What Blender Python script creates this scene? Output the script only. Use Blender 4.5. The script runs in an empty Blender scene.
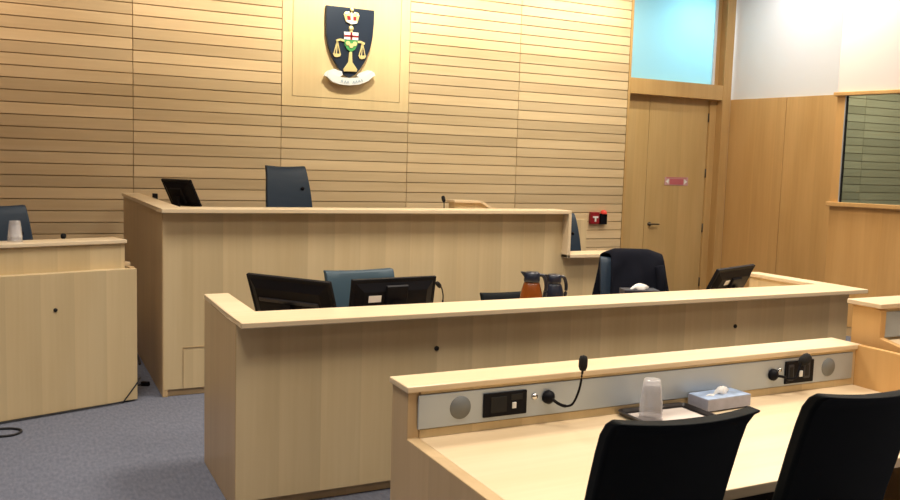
import bpy, bmesh, math, random
from mathutils import Vector, Matrix
random.seed(7)
PI = math.pi
R = math.radians
scene = bpy.context.scene
COL = scene.collection

# ------------------------------------------------------------------ materials
def new_mat(name):
    m = bpy.data.materials.new(name); m.use_nodes = True
    nt = m.node_tree; b = nt.nodes['Principled BSDF']
    return m, nt, b

def plain(name, col, rough=.5, metal=0.0, spec=None, bump=0.0, bscale=200, var=0.0, vscale=8, sheen=0):
    m, nt, b = new_mat(name)
    b.inputs['Roughness'].default_value = rough
    b.inputs['Metallic'].default_value = metal
    if spec is not None: b.inputs['Specular IOR Level'].default_value = spec
    if sheen: b.inputs['Sheen Weight'].default_value = sheen
    tc = nt.nodes.new('ShaderNodeTexCoord')
    n = nt.nodes.new('ShaderNodeTexNoise'); n.inputs['Scale'].default_value = vscale; n.inputs['Detail'].default_value = 5
    nt.links.new(tc.outputs['Object'], n.inputs['Vector'])
    r = nt.nodes.new('ShaderNodeValToRGB')
    c = Vector(col)
    r.color_ramp.elements[0].position = .3; r.color_ramp.elements[1].position = .7
    r.color_ramp.elements[0].color = (*[x*(1-var) for x in c], 1)
    r.color_ramp.elements[1].color = (*[min(1, x*(1+var)) for x in c], 1)
    nt.links.new(n.outputs['Fac'], r.inputs['Fac']); nt.links.new(r.outputs['Color'], b.inputs['Base Color'])
    if bump:
        n2 = nt.nodes.new('ShaderNodeTexNoise'); n2.inputs['Scale'].default_value = bscale; n2.inputs['Detail'].default_value = 3
        nt.links.new(tc.outputs['Object'], n2.inputs['Vector'])
        bp = nt.nodes.new('ShaderNodeBump'); bp.inputs['Strength'].default_value = bump; bp.inputs['Distance'].default_value = .002
        nt.links.new(n2.outputs['Fac'], bp.inputs['Height']); nt.links.new(bp.outputs['Normal'], b.inputs['Normal'])
    return m

def wood(name, light, dark, grain='Z', strip=0.0, stripvar=.06, rough=.38, island=0.0, seed=0.0, spec=.4):
    """veneer: fine grain stretched along one axis, broad cloudy figure, leaves of veneer with their own tone"""
    m, nt, b = new_mat(name); N = nt.nodes; L = nt.links
    b.inputs['Roughness'].default_value = rough
    b.inputs['Specular IOR Level'].default_value = spec
    tc = N.new('ShaderNodeTexCoord')
    mp = N.new('ShaderNodeMapping')
    sc = {'X': (1.2, 38, 38), 'Y': (38, 1.2, 38), 'Z': (38, 38, 1.2)}[grain]
    mp.inputs['Scale'].default_value = sc; mp.inputs['Location'].default_value = (seed, seed*2, seed*.7)
    L.new(tc.outputs['Object'], mp.inputs['Vector'])
    n1 = N.new('ShaderNodeTexNoise'); n1.inputs['Scale'].default_value = 1; n1.inputs['Detail'].default_value = 6; n1.inputs['Distortion'].default_value = .4
    L.new(mp.outputs['Vector'], n1.inputs['Vector'])
    mp2 = N.new('ShaderNodeMapping')
    mp2.inputs['Scale'].default_value = {'X': (.7, 5, 5), 'Y': (5, .7, 5), 'Z': (5, 5, .7)}[grain]
    mp2.inputs['Location'].default_value = (seed+3, seed, seed)
    L.new(tc.outputs['Object'], mp2.inputs['Vector'])
    n2 = N.new('ShaderNodeTexNoise'); n2.inputs['Scale'].default_value = 1; n2.inputs['Detail'].default_value = 3
    L.new(mp2.outputs['Vector'], n2.inputs['Vector'])
    mx = N.new('ShaderNodeMath'); mx.operation = 'MULTIPLY_ADD'; mx.inputs[1].default_value = .32
    L.new(n1.outputs['Fac'], mx.inputs[0])
    m2 = N.new('ShaderNodeMath'); m2.operation = 'MULTIPLY'; m2.inputs[1].default_value = .66
    L.new(n2.outputs['Fac'], m2.inputs[0]); L.new(m2.outputs[0], mx.inputs[2])
    rp = N.new('ShaderNodeValToRGB')
    rp.color_ramp.elements[0].position = .36; rp.color_ramp.elements[0].color = (*dark, 1)
    rp.color_ramp.elements[1].position = .62; rp.color_ramp.elements[1].color = (*light, 1)
    L.new(mx.outputs[0], rp.inputs['Fac'])
    out = rp.outputs['Color']
    val = None
    if strip:
        sp = N.new('ShaderNodeSeparateXYZ'); L.new(tc.outputs['Object'], sp.inputs[0])
        ad = N.new('ShaderNodeMath'); ad.operation = 'ADD'
        L.new(sp.outputs['X'], ad.inputs[0]); L.new(sp.outputs['Y'], ad.inputs[1])
        dv = N.new('ShaderNodeMath'); dv.operation = 'DIVIDE'; dv.inputs[1].default_value = strip
        L.new(ad.outputs[0], dv.inputs[0])
        fl = N.new('ShaderNodeMath'); fl.operation = 'FLOOR'; L.new(dv.outputs[0], fl.inputs[0])
        wn = N.new('ShaderNodeTexWhiteNoise'); wn.noise_dimensions = '1D'; L.new(fl.outputs[0], wn.inputs['W'])
        # slip-matched leaves: every leaf runs from a paler to a darker edge in the same order
        fr = N.new('ShaderNodeMath'); fr.operation = 'FRACT'; L.new(dv.outputs[0], fr.inputs[0])
        fm = N.new('ShaderNodeMath'); fm.operation = 'MULTIPLY_ADD'; fm.inputs[1].default_value = -.55; fm.inputs[2].default_value = .55
        L.new(fr.outputs[0], fm.inputs[0])
        wm = N.new('ShaderNodeMath'); wm.operation = 'MULTIPLY_ADD'; wm.inputs[1].default_value = .45
        L.new(wn.outputs['Value'], wm.inputs[0]); L.new(fm.outputs[0], wm.inputs[2])
        val = wm.outputs[0]; amt = stripvar
    if island:
        g = N.new('ShaderNodeNewGeometry'); val = g.outputs['Random Per Island']; amt = island
    if val is not None:
        mr = N.new('ShaderNodeMapRange'); mr.inputs['To Min'].default_value = 1-amt; mr.inputs['To Max'].default_value = 1+amt
        L.new(val, mr.inputs['Value'])
        hs = N.new('ShaderNodeHueSaturation'); L.new(mr.outputs[0], hs.inputs['Value']); L.new(out, hs.inputs['Color'])
        out = hs.outputs['Color']
    L.new(out, b.inputs['Base Color'])
    bp = N.new('ShaderNodeBump'); bp.inputs['Strength'].default_value = .04; bp.inputs['Distance'].default_value = .001
    L.new(n1.outputs['Fac'], bp.inputs['Height']); L.new(bp.outputs['Normal'], b.inputs['Normal'])
    return m

MAPLE_L = (.67, .53, .315); MAPLE_D = (.61, .47, .265)
M = {}
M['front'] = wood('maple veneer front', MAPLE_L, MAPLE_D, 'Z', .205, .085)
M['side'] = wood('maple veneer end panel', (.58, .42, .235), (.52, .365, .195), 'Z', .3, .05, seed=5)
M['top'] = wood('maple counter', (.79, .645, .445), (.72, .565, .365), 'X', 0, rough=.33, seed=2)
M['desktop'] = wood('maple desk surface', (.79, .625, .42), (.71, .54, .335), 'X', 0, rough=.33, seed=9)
M['slat'] = wood('maple wall slats', (.73, .56, .345), (.66, .49, .285), 'X', island=.15, rough=.42)
M['crestpanel'] = wood('maple crest panel', (.78, .60, .34), (.73, .545, .30), 'Z', .3, .03, seed=3)
M['groove'] = wood('groove backing', (.50, .35, .19), (.44, .30, .155), 'X')
M['amber'] = wood('amber maple panelling', (.66, .395, .155), (.58, .335, .12), 'Z', .22, .04, seed=4)
M['door'] = wood('door veneer', (.62, .425, .195), (.55, .365, .155), 'Z', .26, .04, seed=6)
M['frame'] = wood('door frame maple', (.62, .40, .17), (.54, .33, .13), 'Z', seed=8)
M['podium'] = wood('podium maple', (.68, .42, .17), (.60, .35, .135), 'Z', .3, .03, seed=1)
M['white'] = plain('white painted wall', (.80, .79, .79), .8, bump=.05)
M['pinkwhite'] = plain('warm white painted wall', (.80, .68, .675), .8, bump=.05)
M['ceiling'] = plain('ceiling paint', (.82, .81, .79), .9)
M['leather'] = plain('black leather', (.005, .007, .009), .65, spec=.10, bump=.15, bscale=260)
M['blue'] = plain('navy leather', (.014, .030, .055), .5, spec=.35, bump=.15, bscale=260)
M['teal'] = plain('teal blue leather', (.020, .050, .078), .5, spec=.35, bump=.15, bscale=260)
M['cloth'] = plain('black jacket cloth', (.006, .007, .013), .9, spec=.1, bump=.4, bscale=120)
M['black'] = plain('black plastic', (.006, .006, .009), .5, spec=.12)
M['screen'] = plain('dark screen glass', (.01, .01, .012), .12)
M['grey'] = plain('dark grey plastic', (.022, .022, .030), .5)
M['foam'] = plain('black foam', (.008, .008, .009), .95, bump=.6, bscale=500)
M['steel'] = plain('brushed aluminium', (.46, .52, .58), .45, metal=.4, var=.03, vscale=3)
M['grille'] = plain('speaker grille grey', (.20, .215, .22), .6, metal=.3)
M['chrome'] = plain('chrome', (.7, .7, .7), .18, metal=1)
M['bronze'] = plain('dark bronze', (.10, .08, .06), .4, metal=.7)
M['whiteplastic'] = plain('white plastic', (.8, .8, .78), .5)
M['paper'] = plain('white paper', (.85, .84, .83), .9)
M['gold'] = plain('gold paint', (.85, .70, .33), .35, metal=.25)
M['shield'] = plain('dark blue enamel', (.012, .022, .045), .4)
M['ribbon'] = plain('white enamel', (.82, .84, .86), .5)
M['mark'] = plain('pale blue marks', (.42, .52, .62), .6)
M['red'] = plain('red enamel', (.30, .012, .018), .4)
M['redlens'] = plain('bright red lens', (.85, .07, .05), .3)
M['green'] = plain('green enamel', (.06, .30, .09), .5)
M['signpink'] = plain('pale pink sign', (.62, .36, .36), .6)
M['signred'] = plain('sign red', (.52, .13, .16), .6)
M['orange'] = plain('orange brown carafe', (.19, .050, .008), .22)
M['navyplastic'] = plain('navy black plastic', (.010, .014, .03), .3)
M['tissuebox'] = plain('pale blue tissue box', (.33, .43, .62), .5, var=.25, vscale=22)
M['tissueside'] = plain('lilac tissue box side', (.36, .37, .46), .5, var=.10, vscale=30)
M['darkbox'] = plain('dark blue tissue box', (.010, .014, .032), .5)
M['hole'] = plain('dark hole', (.006, .006, .006), .8)
M['cable'] = plain('black cable', (.010, .010, .014), .6)
M['trayrim'] = plain('dark brown tray', (.020, .015, .015), .35)
M['napkin'] = plain('beige napkin', (.60, .53, .49), .9)

def carpet():
    m, nt, b = new_mat('blue grey carpet'); N = nt.nodes; L = nt.links
    b.inputs['Roughness'].default_value = .95; b.inputs['Specular IOR Level'].default_value = .1
    tc = N.new('ShaderNodeTexCoord')
    n = N.new('ShaderNodeTexNoise'); n.inputs['Scale'].default_value = 60; n.inputs['Detail'].default_value = 4
    mp = N.new('ShaderNodeMapping'); mp.inputs['Scale'].default_value = (1, .35, 1)
    L.new(tc.outputs['Object'], mp.inputs['Vector']); L.new(mp.outputs['Vector'], n.inputs['Vector'])
    r = N.new('ShaderNodeValToRGB')
    r.color_ramp.elements[0].position = .3; r.color_ramp.elements[0].color = (.125, .135, .178, 1)
    r.color_ramp.elements[1].position = .7; r.color_ramp.elements[1].color = (.175, .187, .238, 1)
    L.new(n.outputs['Fac'], r.inputs['Fac']); L.new(r.outputs['Color'], b.inputs['Base Color'])
    bp = N.new('ShaderNodeBump'); bp.inputs['Strength'].default_value = .35; bp.inputs['Distance'].default_value = .004
    L.new(n.outputs['Fac'], bp.inputs['Height']); L.new(bp.outputs['Normal'], b.inputs['Normal'])
    return m
M['carpet'] = carpet()

def glass(name, col, rough=0.0, mixf=.12):
    m = bpy.data.materials.new(name); m.use_nodes = True; nt = m.node_tree; N = nt.nodes; L = nt.links
    N.remove(N['Principled BSDF']); o = N['Material Output']
    t = N.new('ShaderNodeBsdfTransparent'); t.inputs['Color'].default_value = (*col, 1)
    g = N.new('ShaderNodeBsdfGlossy'); g.inputs['Roughness'].default_value = rough; g.inputs['Color'].default_value = (.9, .95, .95, 1)
    f = N.new('ShaderNodeFresnel'); f.inputs['IOR'].default_value = 1.3
    mx = N.new('ShaderNodeMixShader'); L.new(f.outputs[0], mx.inputs[0])
    L.new(t.outputs[0], mx.inputs[1]); L.new(g.outputs[0], mx.inputs[2]); L.new(mx.outputs[0], o.inputs['Surface'])
    return m
M['boothglass'] = glass('green tinted glass', (.74, .80, .74))
def frosted():
    m = bpy.data.materials.new('frosted blue glass'); m.use_nodes = True; nt = m.node_tree; N = nt.nodes; L = nt.links
    N.remove(N['Principled BSDF']); o = N['Material Output']
    t = N.new('ShaderNodeBsdfTranslucent'); t.inputs['Color'].default_value = (.60, .88, .95, 1)
    d = N.new('ShaderNodeBsdfDiffuse'); d.inputs['Color'].default_value = (.60, .82, .90, 1)
    mx = N.new('ShaderNodeMixShader'); mx.inputs[0].default_value = .3
    L.new(t.outputs[0], mx.inputs[1]); L.new(d.outputs[0], mx.inputs[2]); L.new(mx.outputs[0], o.inputs['Surface'])
    return m
M['frosted'] = frosted()
def cupmat():
    m = bpy.data.materials.new('translucent cup plastic'); m.use_nodes = True; nt = m.node_tree; N = nt.nodes; L = nt.links
    N.remove(N['Principled BSDF']); o = N['Material Output']
    t = N.new('ShaderNodeBsdfTransparent'); t.inputs['Color'].default_value = (.98, .98, .99, 1)
    d = N.new('ShaderNodeBsdfTranslucent'); d.inputs['Color'].default_value = (.96, .95, .97, 1)
    d2 = N.new('ShaderNodeBsdfDiffuse'); d2.inputs['Color'].default_value = (.95, .94, .96, 1)
    g = N.new('ShaderNodeBsdfGlossy'); g.inputs['Roughness'].default_value = .2
    a = N.new('ShaderNodeMixShader'); a.inputs[0].default_value = .5; L.new(d.outputs[0], a.inputs[1]); L.new(d2.outputs[0], a.inputs[2])
    b = N.new('ShaderNodeMixShader'); b.inputs[0].default_value = .17; L.new(t.outputs[0], b.inputs[1]); L.new(a.outputs[0], b.inputs[2])
    c = N.new('ShaderNodeMixShader'); c.inputs[0].default_value = .06; L.new(b.outputs[0], c.inputs[1]); L.new(g.outputs[0], c.inputs[2])
    L.new(c.outputs[0], o.inputs['Surface'])
    return m
M['cup'] = cupmat()

# ------------------------------------------------------------------ geometry helpers
class MB:
    def __init__(s, off=(0, 0, 0)):
        s.bm = bmesh.new(); s.off = Vector(off); s.smooth = False
    def v(s, p): return s.bm.verts.new(Vector(p) - s.off)
    def box(s, x0, x1, y0, y1, z0, z1):
        vs = [s.v((x, y, z)) for z in (z0, z1) for y in (y0, y1) for x in (x0, x1)]
        for f in ((0, 2, 3, 1), (4, 5, 7, 6), (0, 1, 5, 4), (1, 3, 7, 5), (3, 2, 6, 7), (2, 0, 4, 6)):
            s.bm.faces.new([vs[i] for i in f])
        return s
    def prism(s, poly, axis, a, b):
        """poly = 2-D outline; axis 'x': (y,z), 'y': (x,z), 'z': (x,y)"""
        def P(q, t):
            return {'x': (t, q[0], q[1]), 'y': (q[0], t, q[1]), 'z': (q[0], q[1], t)}[axis]
        A = [s.v(P(q, a)) for q in poly]; B = [s.v(P(q, b)) for q in poly]
        n = len(poly)
        s.bm.faces.new(A); s.bm.faces.new(list(reversed(B)))
        for i in range(n): s.bm.faces.new([A[i], B[i], B[(i+1) % n], A[(i+1) % n]])
        return s
    def hull8(s, bottom, top):
        A = [s.v(p) for p in bottom]; B = [s.v(p) for p in top]; n = len(A)
        s.bm.faces.new(list(reversed(A))); s.bm.faces.new(B)
        for i in range(n): s.bm.faces.new([A[i], A[(i+1) % n], B[(i+1) % n], B[i]])
        return s
    def tube(s, pts, rad, n=10, smoothpath=True):
        pts = [Vector(p) for p in pts]
        if smoothpath and len(pts) > 2:
            q = []
            P = [2*pts[0]-pts[1]] + pts + [2*pts[-1]-pts[-2]]
            for i in range(1, len(P)-2):
                for k in range(6):
                    t = k/6; a, b, c, d = P[i-1], P[i], P[i+1], P[i+2]
                    q.append(.5*((2*b)+(c-a)*t+(2*a-5*b+4*c-d)*t*t+(3*b-a-3*c+d)*t**3))
            q.append(pts[-1]); pts = q
        rings = []
        up = Vector((0, 0, 1))
        for i, p in enumerate(pts):
            d = (pts[min(i+1, len(pts)-1)] - pts[max(i-1, 0)]).normalized()
            a = d.cross(up)
            if a.length < .1: a = d.cross(Vector((1, 0, 0)))
            a.normalize(); b = d.cross(a).normalized()
            r = rad(i/(len(pts)-1)) if callable(rad) else rad
            rings.append([s.v(p + r*(math.cos(2*PI*k/n)*a + math.sin(2*PI*k/n)*b)) for k in range(n)])
        for i in range(len(rings)-1):
            for k in range(n):
                s.bm.faces.new([rings[i][k], rings[i][(k+1) % n], rings[i+1][(k+1) % n], rings[i+1][k]])
        s.bm.faces.new(rings[0]); s.bm.faces.new(list(reversed(rings[-1])))
        s.smooth = True
        return s
    def lathe(s, prof, n=24, c=(0, 0, 0), axis='z', mat=None, caps=True):
        """prof = [(radius, height)]"""
        rings = []
        c = Vector(c)
        for r, h in prof:
            ring = []
            for k in range(n):
                a = 2*PI*k/n; x, y = r*math.cos(a), r*math.sin(a)
                p = {'z': (x, y, h), 'y': (x, h, y), 'x': (h, x, y)}[axis]
                p = Vector(p)
                if mat is not None: p = mat @ p
                ring.append(s.v(p + c))
            rings.append(ring)
        for i in range(len(rings)-1):
            for k in range(n):
                s.bm.faces.new([rings[i][k], rings[i][(k+1) % n], rings[i+1][(k+1) % n], rings[i+1][k]])
        if caps:
            s.bm.faces.new(rings[0]); s.bm.faces.new(list(reversed(rings[-1])))
        s.smooth = True
        return s
    def grid(s, P):
        """P[i][j] points -> open surface"""
        V = [[s.v(p) for p in row] for row in P]
        for i in range(len(V)-1):
            for j in range(len(V[0])-1):
                s.bm.faces.new([V[i][j], V[i+1][j], V[i+1][j+1], V[i][j+1]])
        s.smooth = True
        return s
    def build(s, name, mat, parent=None, bevel=0.0, seg=2, solid=0.0, sub=0, **tags):
        bmesh.ops.remove_doubles(s.bm, verts=s.bm.verts, dist=1e-6)
        bmesh.ops.recalc_face_normals(s.bm, faces=s.bm.faces)
        me = bpy.data.meshes.new(name); s.bm.to_mesh(me); s.bm.free()
        o = bpy.data.objects.new(name, me); COL.objects.link(o)
        me.materials.append(mat)
        if parent is not None: o.parent = parent
        elif s.off.length > 0: o.location = s.off
        if s.smooth:
            for p in me.polygons: p.use_smooth = True
        if solid:
            md = o.modifiers.new('thickness', 'SOLIDIFY'); md.thickness = solid; md.offset = 0
        if bevel:
            md = o.modifiers.new('bevel', 'BEVEL'); md.width = bevel; md.segments = seg; md.limit_method = 'ANGLE'; md.angle_limit = R(40)
        if sub:
            md = o.modifiers.new('sub', 'SUBSURF'); md.levels = sub; md.render_levels = sub
        for k, v_ in tags.items(): o[k] = v_
        return o

def smooth_by_angle(o, ang=40):
    for p in o.data.polygons: p.use_smooth = True
    bm = bmesh.new(); bm.from_mesh(o.data)
    for e in bm.edges:
        if len(e.link_faces) == 2 and e.calc_face_angle(0) > R(ang): e.smooth = False
    bm.to_mesh(o.data); bm.free()

def thing(name, label, cat, loc=(0, 0, 0), rz=0.0, group=None):
    o = bpy.data.objects.new(name, None); COL.objects.link(o)
    o.empty_display_size = .1
    o.location = loc; o.rotation_euler = (0, 0, rz); o['label'] = label; o['category'] = cat
    if group: o['group'] = group
    return o
def tag(o, label, cat, group=None):
    o['label'] = label; o['category'] = cat
    if group: o['group'] = group
    return o
def struct(o): o['kind'] = 'structure'; return o
def dup(root, loc, rz, label, group=None):
    r = root.copy(); COL.objects.link(r); r.location = loc; r.rotation_euler = (0, 0, rz); r['label'] = label
    if group: r['group'] = group
    for ch in list(root.children):
        c = ch.copy(); COL.objects.link(c); c.parent = r
        for g in ch.children:
            d = g.copy(); COL.objects.link(d); d.parent = c
    return r

def wloc(u, v, z): return (.654+u*math.cos(R(17))-v*math.sin(R(17)), 6.042+u*math.sin(R(17))+v*math.cos(R(17)), z)
YW = 8.876      # slatted back wall
CEIL = 4.25
Z0, PITCH = 1.130, .1108

# ------------------------------------------------------------------ the room
struct(MB().box(-5, 16, -4, 11.5, -.1, 0).build('floor', M['carpet']))
struct(MB().box(-5, 16, -4, 11.5, CEIL, CEIL+.1).build('ceiling', M['ceiling']))
struct(MB().box(-5.1, -5, -4, 11.5, 0, CEIL).build('wall_left', M['amber']))
struct(MB().box(-5, 16, -4.1, -4, 0, CEIL).build('wall_rear', M['amber']))
struct(MB().box(16, 16.1, -4, 11.5, 0, CEIL).build('wall_outer', M['white']))

# back wall: backing plus separate slat boards with real grooves between them
joints = [-5.0, -3.42, -1.965, -.51, .935, 2.394, 3.835, 5.258, 6.862]
def slatted(m, x0, x1, y, zlo, zhi, gx=.0065, gz=.009, skip=None):
    k = math.floor((zlo - Z0)/PITCH)
    while Z0 + k*PITCH < zhi:
        a = max(zlo, Z0 + k*PITCH + gz/2); b = min(zhi, Z0 + (k+1)*PITCH - gz/2)
        k += 1
        if b - a < .01: continue
        if skip and b > skip: continue
        m.box(x0+gx/2, x1-gx/2, y, y+.018, a, b)
m = MB()
for i in range(len(joints)-1):
    slatted(m, joints[i], joints[i+1], YW, 0, CEIL, skip=(2.24 if i == 5 else None))
wb = struct(m.build('wall_back', M['slat'], bevel=.0015, seg=1))
struct(MB().box(-5, 6.862, YW+.018, YW+.12, 0, CEIL).build('wall_back_core', M['groove']))
# flat panel behind the coat of arms, inner field separated by a fine groove
pl = MB(); g = .006
xa, xb, za = 2.394+.0035, 3.835-.0035, 2.243
xi, xj, zi = 2.506, 3.722, 2.345
pl.box(xa, xi-g/2, YW-.004, YW+.018, za, CEIL); pl.box(xj+g/2, xb, YW-.004, YW+.018, za, CEIL)
pl.box(xi-g/2, xj+g/2, YW-.004, YW+.018, za, zi-g/2); pl.box(xi+g/2, xj-g/2, YW-.004, YW+.018, zi+g/2, CEIL)
struct(pl.build('trim_1', M['crestpanel']))

# door recess at the right end of the back wall
DY = .13
XD0, XD1 = 6.862, 8.45
# wall beyond the door opening: filled by the recess back
struct(MB().box(6.80, 6.862, YW+.018, YW+.25, 0, CEIL).build('trim_2', M['frame']))
struct(MB().box(6.866, 6.90, YW-.002, YW+DY+.05, 0, CEIL).build('trim_3', M['frame'], bevel=.002))      # left jamb
struct(MB().box(8.338, 8.45, YW+DY-.03, YW+DY+.05, 0, CEIL).build('trim_4', M['frame'], bevel=.003))     # right frame post
jb = MB(); jb.box(8.45, 8.47, YW-.01, YW+DY+.05, 0, CEIL); jb.box(8.47, 8.59, YW-.012, YW+.05, 0, CEIL)
struct(jb.build('trim_5', M['frame'], bevel=.003))                                                         # reveal and casing
struct(MB().box(6.90, 8.45, YW-.004, YW+DY+.04, 2.655, 2.852).build('trim_6', M['frame'], bevel=.003))   # head beam
d = MB().box(7.334, 8.335, YW+DY, YW+DY+.045, .01, 2.655).build('door_1', M['door'], bevel=.002); struct(d)
h = MB().lathe([(.001, -.0), (.026, -.0), (.026, -.012), (.012, -.014), (.011, -.05)], 16, (7.415, YW+DY, .975), 'y')
h.tube([(7.415, YW+DY-.045, .975), (7.46, YW+DY-.047, .975), (7.55, YW+DY-.045, .972)], .010, 8)
h.build('door_handle', M['bronze'], d)
for z in (.17, .92, 1.67, 2.42):
    MB().tube([(8.337, YW+DY-.012, z-.06), (8.337, YW+DY-.012, z+.06)], .011, 8, False).build('hinge', M['bronze'], d)
sg = thing('door_sign', 'small red and white sign stuck on the tall wooden door', 'sign', (7.84, YW+DY-.002, 1.55))
MB().box(-.20, .20, -.004, .001, -.055, .055).build('sign_plate', M['signpink'], sg)
sm = MB(); sm.box(-.115, .115, -.006, -.003, -.045, .030); sm.build('red_field', M['signred'], sg)
sm = MB(); sm.box(-.17, .17, -.006, -.003, .040, .050)
sm.build('red_border', M['signred'], sg)
for sx in (-1, 1):
    sm = MB(); sm.prism([(-.185*sx, -.005), (-.135*sx, .03), (-.135*sx, -.04)], 'y', -.006, -.003); sm.build('white_arrow', M['paper'], sg)
fixed = MB().box(6.90, 7.328, YW+DY, YW+DY+.045, .0, 2.655).build('door_2', M['door'], bevel=.002); struct(fixed)
w2 = MB().box(6.93, 8.30, YW+.07, YW+.078, 2.86, CEIL).build('window_2', M['frosted']); struct(w2)
struct(MB().box(8.30, 8.338, YW+.05, YW+DY+.05, 2.852, CEIL).build('trim_7', M['white']))
# corridor beyond the transom
struct(MB().box(5.5, 10.0, 10.6, 10.7, 0, CEIL).build('wall_corridor', M['white']))

# right wall panelling (slightly splayed), then the projecting control booth with its window
class LocalMB(MB):
    def __init__(s, origin, dirx):
        super().__init__(); s.o = Vector(origin); s.dx = Vector(dirx).normalized(); s.dy = Vector((-s.dx.y, s.dx.x, 0))
    def v(s, p):
        return s.bm.verts.new(s.o + s.dx*p[0] + s.dy*p[1] + Vector((0, 0, p[2])))
h12 = R(12)
Pn = Vector((8.60, YW+.0, 0)); Pd = Vector((math.sin(h12), -math.cos(h12), 0))    # +x of the local frame runs towards the camera, +y away into the wall
m = LocalMB(Pn, Pd)
for a, b_ in ((.0, .822), (.829, 1.50)): m.box(a, b_, .0, .03, 0, 2.672)
struct(m.build('wall_right', M['amber'], bevel=.002))
m = LocalMB(Pn, Pd); m.box(-.05, 1.50, .03, .15, 0, CEIL); 
struct(m.build('wall_right_plaster', M['white']))
h14 = R(14.5)
Wn = Vector((7.661, 6.373, 0)); Wd = Vector((math.sin(h14), -math.cos(h14), 0))
LW = 9.0
m = LocalMB(Wn, Wd); m.box(0, LW, 0, .04, .10, 1.36); m.box(0, .085, 0, .04, 1.36, 2.55)
m.box(3.6, LW, 0, .04, 1.36, 2.55)
struct(m.build('wall_booth', M['amber']))
m = LocalMB(Wn, Wd); m.box(0, LW, .003, .04, 2.55, CEIL); struct(m.build('wall_booth_plaster', M['pinkwhite']))
m = LocalMB(Wn, Wd); m.box(.0, LW, .010, .04, 0, .10); struct(m.build('baseboard_right', M['side']))
m = LocalMB(Wn, Wd); m.box(-.03, 3.7, -.045, .06, 1.358, 1.403); struct(m.build('trim_8', M['podium'], bevel=.006))
m = LocalMB(Wn, Wd); m.box(-.03, 3.7, -.035, .06, 2.512, 2.552); struct(m.build('trim_9', M['podium'], bevel=.006))
m = LocalMB(Wn, Wd); m.box(.10, 3.6, .012, .020, 1.403, 2.512)
w1 = struct(m.build('window_1', M['boothglass']))
m = LocalMB(Wn, Wd); m.box(.085, .095, -.003, .04, 1.403, 2.512)
f1 = m.build('frame_edge', M['steel'], w1)
m = LocalMB(Wn, Wd); m.box(.095, .108, .006, .03, 1.403, 2.512)
f2 = m.build('seal', M['hole'], w1)
# slatted wall of the booth seen through the glass
m = MB()
for a, b_ in ((8.95, 10.775), (10.775, 12.3), (12.3, 14.2), (14.2, 16)): slatted(m, a, b_, 8.47, 0, CEIL)
struct(m.build('wall_booth_back', M['slat']))
struct(MB().box(8.95, 16, 8.488, 8.6, 0, CEIL).build('wall_booth_core', M['groove']))

# ------------------------------------------------------------------ coat of arms
ca = thing('coat_of_arms', 'dark blue shield with gold crown and scales over a white ribbon', 'emblem', (3.121, YW-.004, 2.56))
def cx(px): return (px-203)/250*.54
def cz(px, py): return .745 - ((py-28) - (px-78)*.088)/372*.745
def cpt(px, py): return (cx(px), cz(px, py))
sh = [(78, 28), (328, 50)]
right = [(327, 120), (322, 190), (308, 255), (288, 310), (262, 355), (235, 388)]
left = [(170, 385), (140, 345), (112, 295), (92, 240), (80, 180), (77, 100)]
outl = [cpt(*p) for p in sh + right + [(203, 405)] + left]
MB().prism(outl, 'y', -.045, 0).build('shield', M['shield'], ca, bevel=.006)
ins = [(x*.965, .37 + (z-.37)*.965) for x, z in outl]
# thin gold edge line
def strip_poly(m, pts, w, y0, y1):
    for (a, b_) in zip(pts[:-1], pts[1:]):
        a = Vector(a); b_ = Vector(b_); dd = (b_-a)
        if dd.length < 1e-6: continue
        n_ = Vector((-dd.y, dd.x)).normalized()*w/2
        m.prism([tuple(a-n_), tuple(b_-n_), tuple(b_+n_), tuple(a+n_)], 'y', y0, y1)
cr = MB()
cr.prism([cpt(*p) for p in [(176, 112), (165, 75), (172, 62), (186, 60), (198, 70), (205, 62), (213, 70), (226, 62), (240, 66), (247, 80), (236, 120), (205, 128)]], 'y', -.06, -.043)
cr.lathe([(.001, -.016), (.016, -.012), (.022, 0), (.016, .012), (.001, .016)], 12, (cpt(207, 50)[0], -.056, cpt(207, 50)[1]), 'y')
crown = cr.build('crown', M['gold'], ca, bevel=.003)
for q in ([(184, 104), (182, 82), (198, 84), (200, 104)], [(214, 106), (214, 86), (230, 88), (229, 107)]):
    cj = MB(); cj.prism([cpt(*p) for p in q], 'y', -.064, -.058); cj.build('crown_lining', M['red'], crown)
cj = MB(); cj.prism([cpt(*p) for p in [(202, 104), (201, 74), (211, 75), (212, 105)]], 'y', -.068, -.058); cj.build('crown_arch', M['ribbon'], crown)
for px, py in ((176, 72), (190, 64), (222, 66), (238, 78)):
    cj = MB(); cj.lathe([(.001, -.008), (.010, -.004), (.010, .004), (.001, .008)], 10, (cpt(px, py)[0], -.058, cpt(px, py)[1]), 'y'); cj.build('pearl', M['ribbon'], crown)
cj = MB(); cj.prism([cpt(*p) for p in [(178, 112), (178, 104), (234, 110), (234, 120), (205, 126)]], 'y', -.065, -.058)
cj.build('crown_band', M['ribbon'], crown)
sc_ = MB()
sc_.lathe([(.001, -.014), (.02, -.01), (.028, 0), (.02, .012), (.001, .016)], 14, (cpt(205, 147)[0], -.055, cpt(205, 147)[1]), 'y')
sc_.prism([cpt(*p) for p in [(198, 150), (212, 151), (212, 172), (198, 170)]], 'y', -.058, -.044)
sc_.build('scale_top', M['gold'], ca)
for q in ([(130, 212), (150, 205), (172, 212)], [(240, 217), (258, 218), (277, 228)]):
    sc_ = MB(); strip_poly(sc_, [cpt(*p) for p in q], .022, -.058, -.044); sc_.build('scale_arm', M['gold'], ca)
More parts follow.
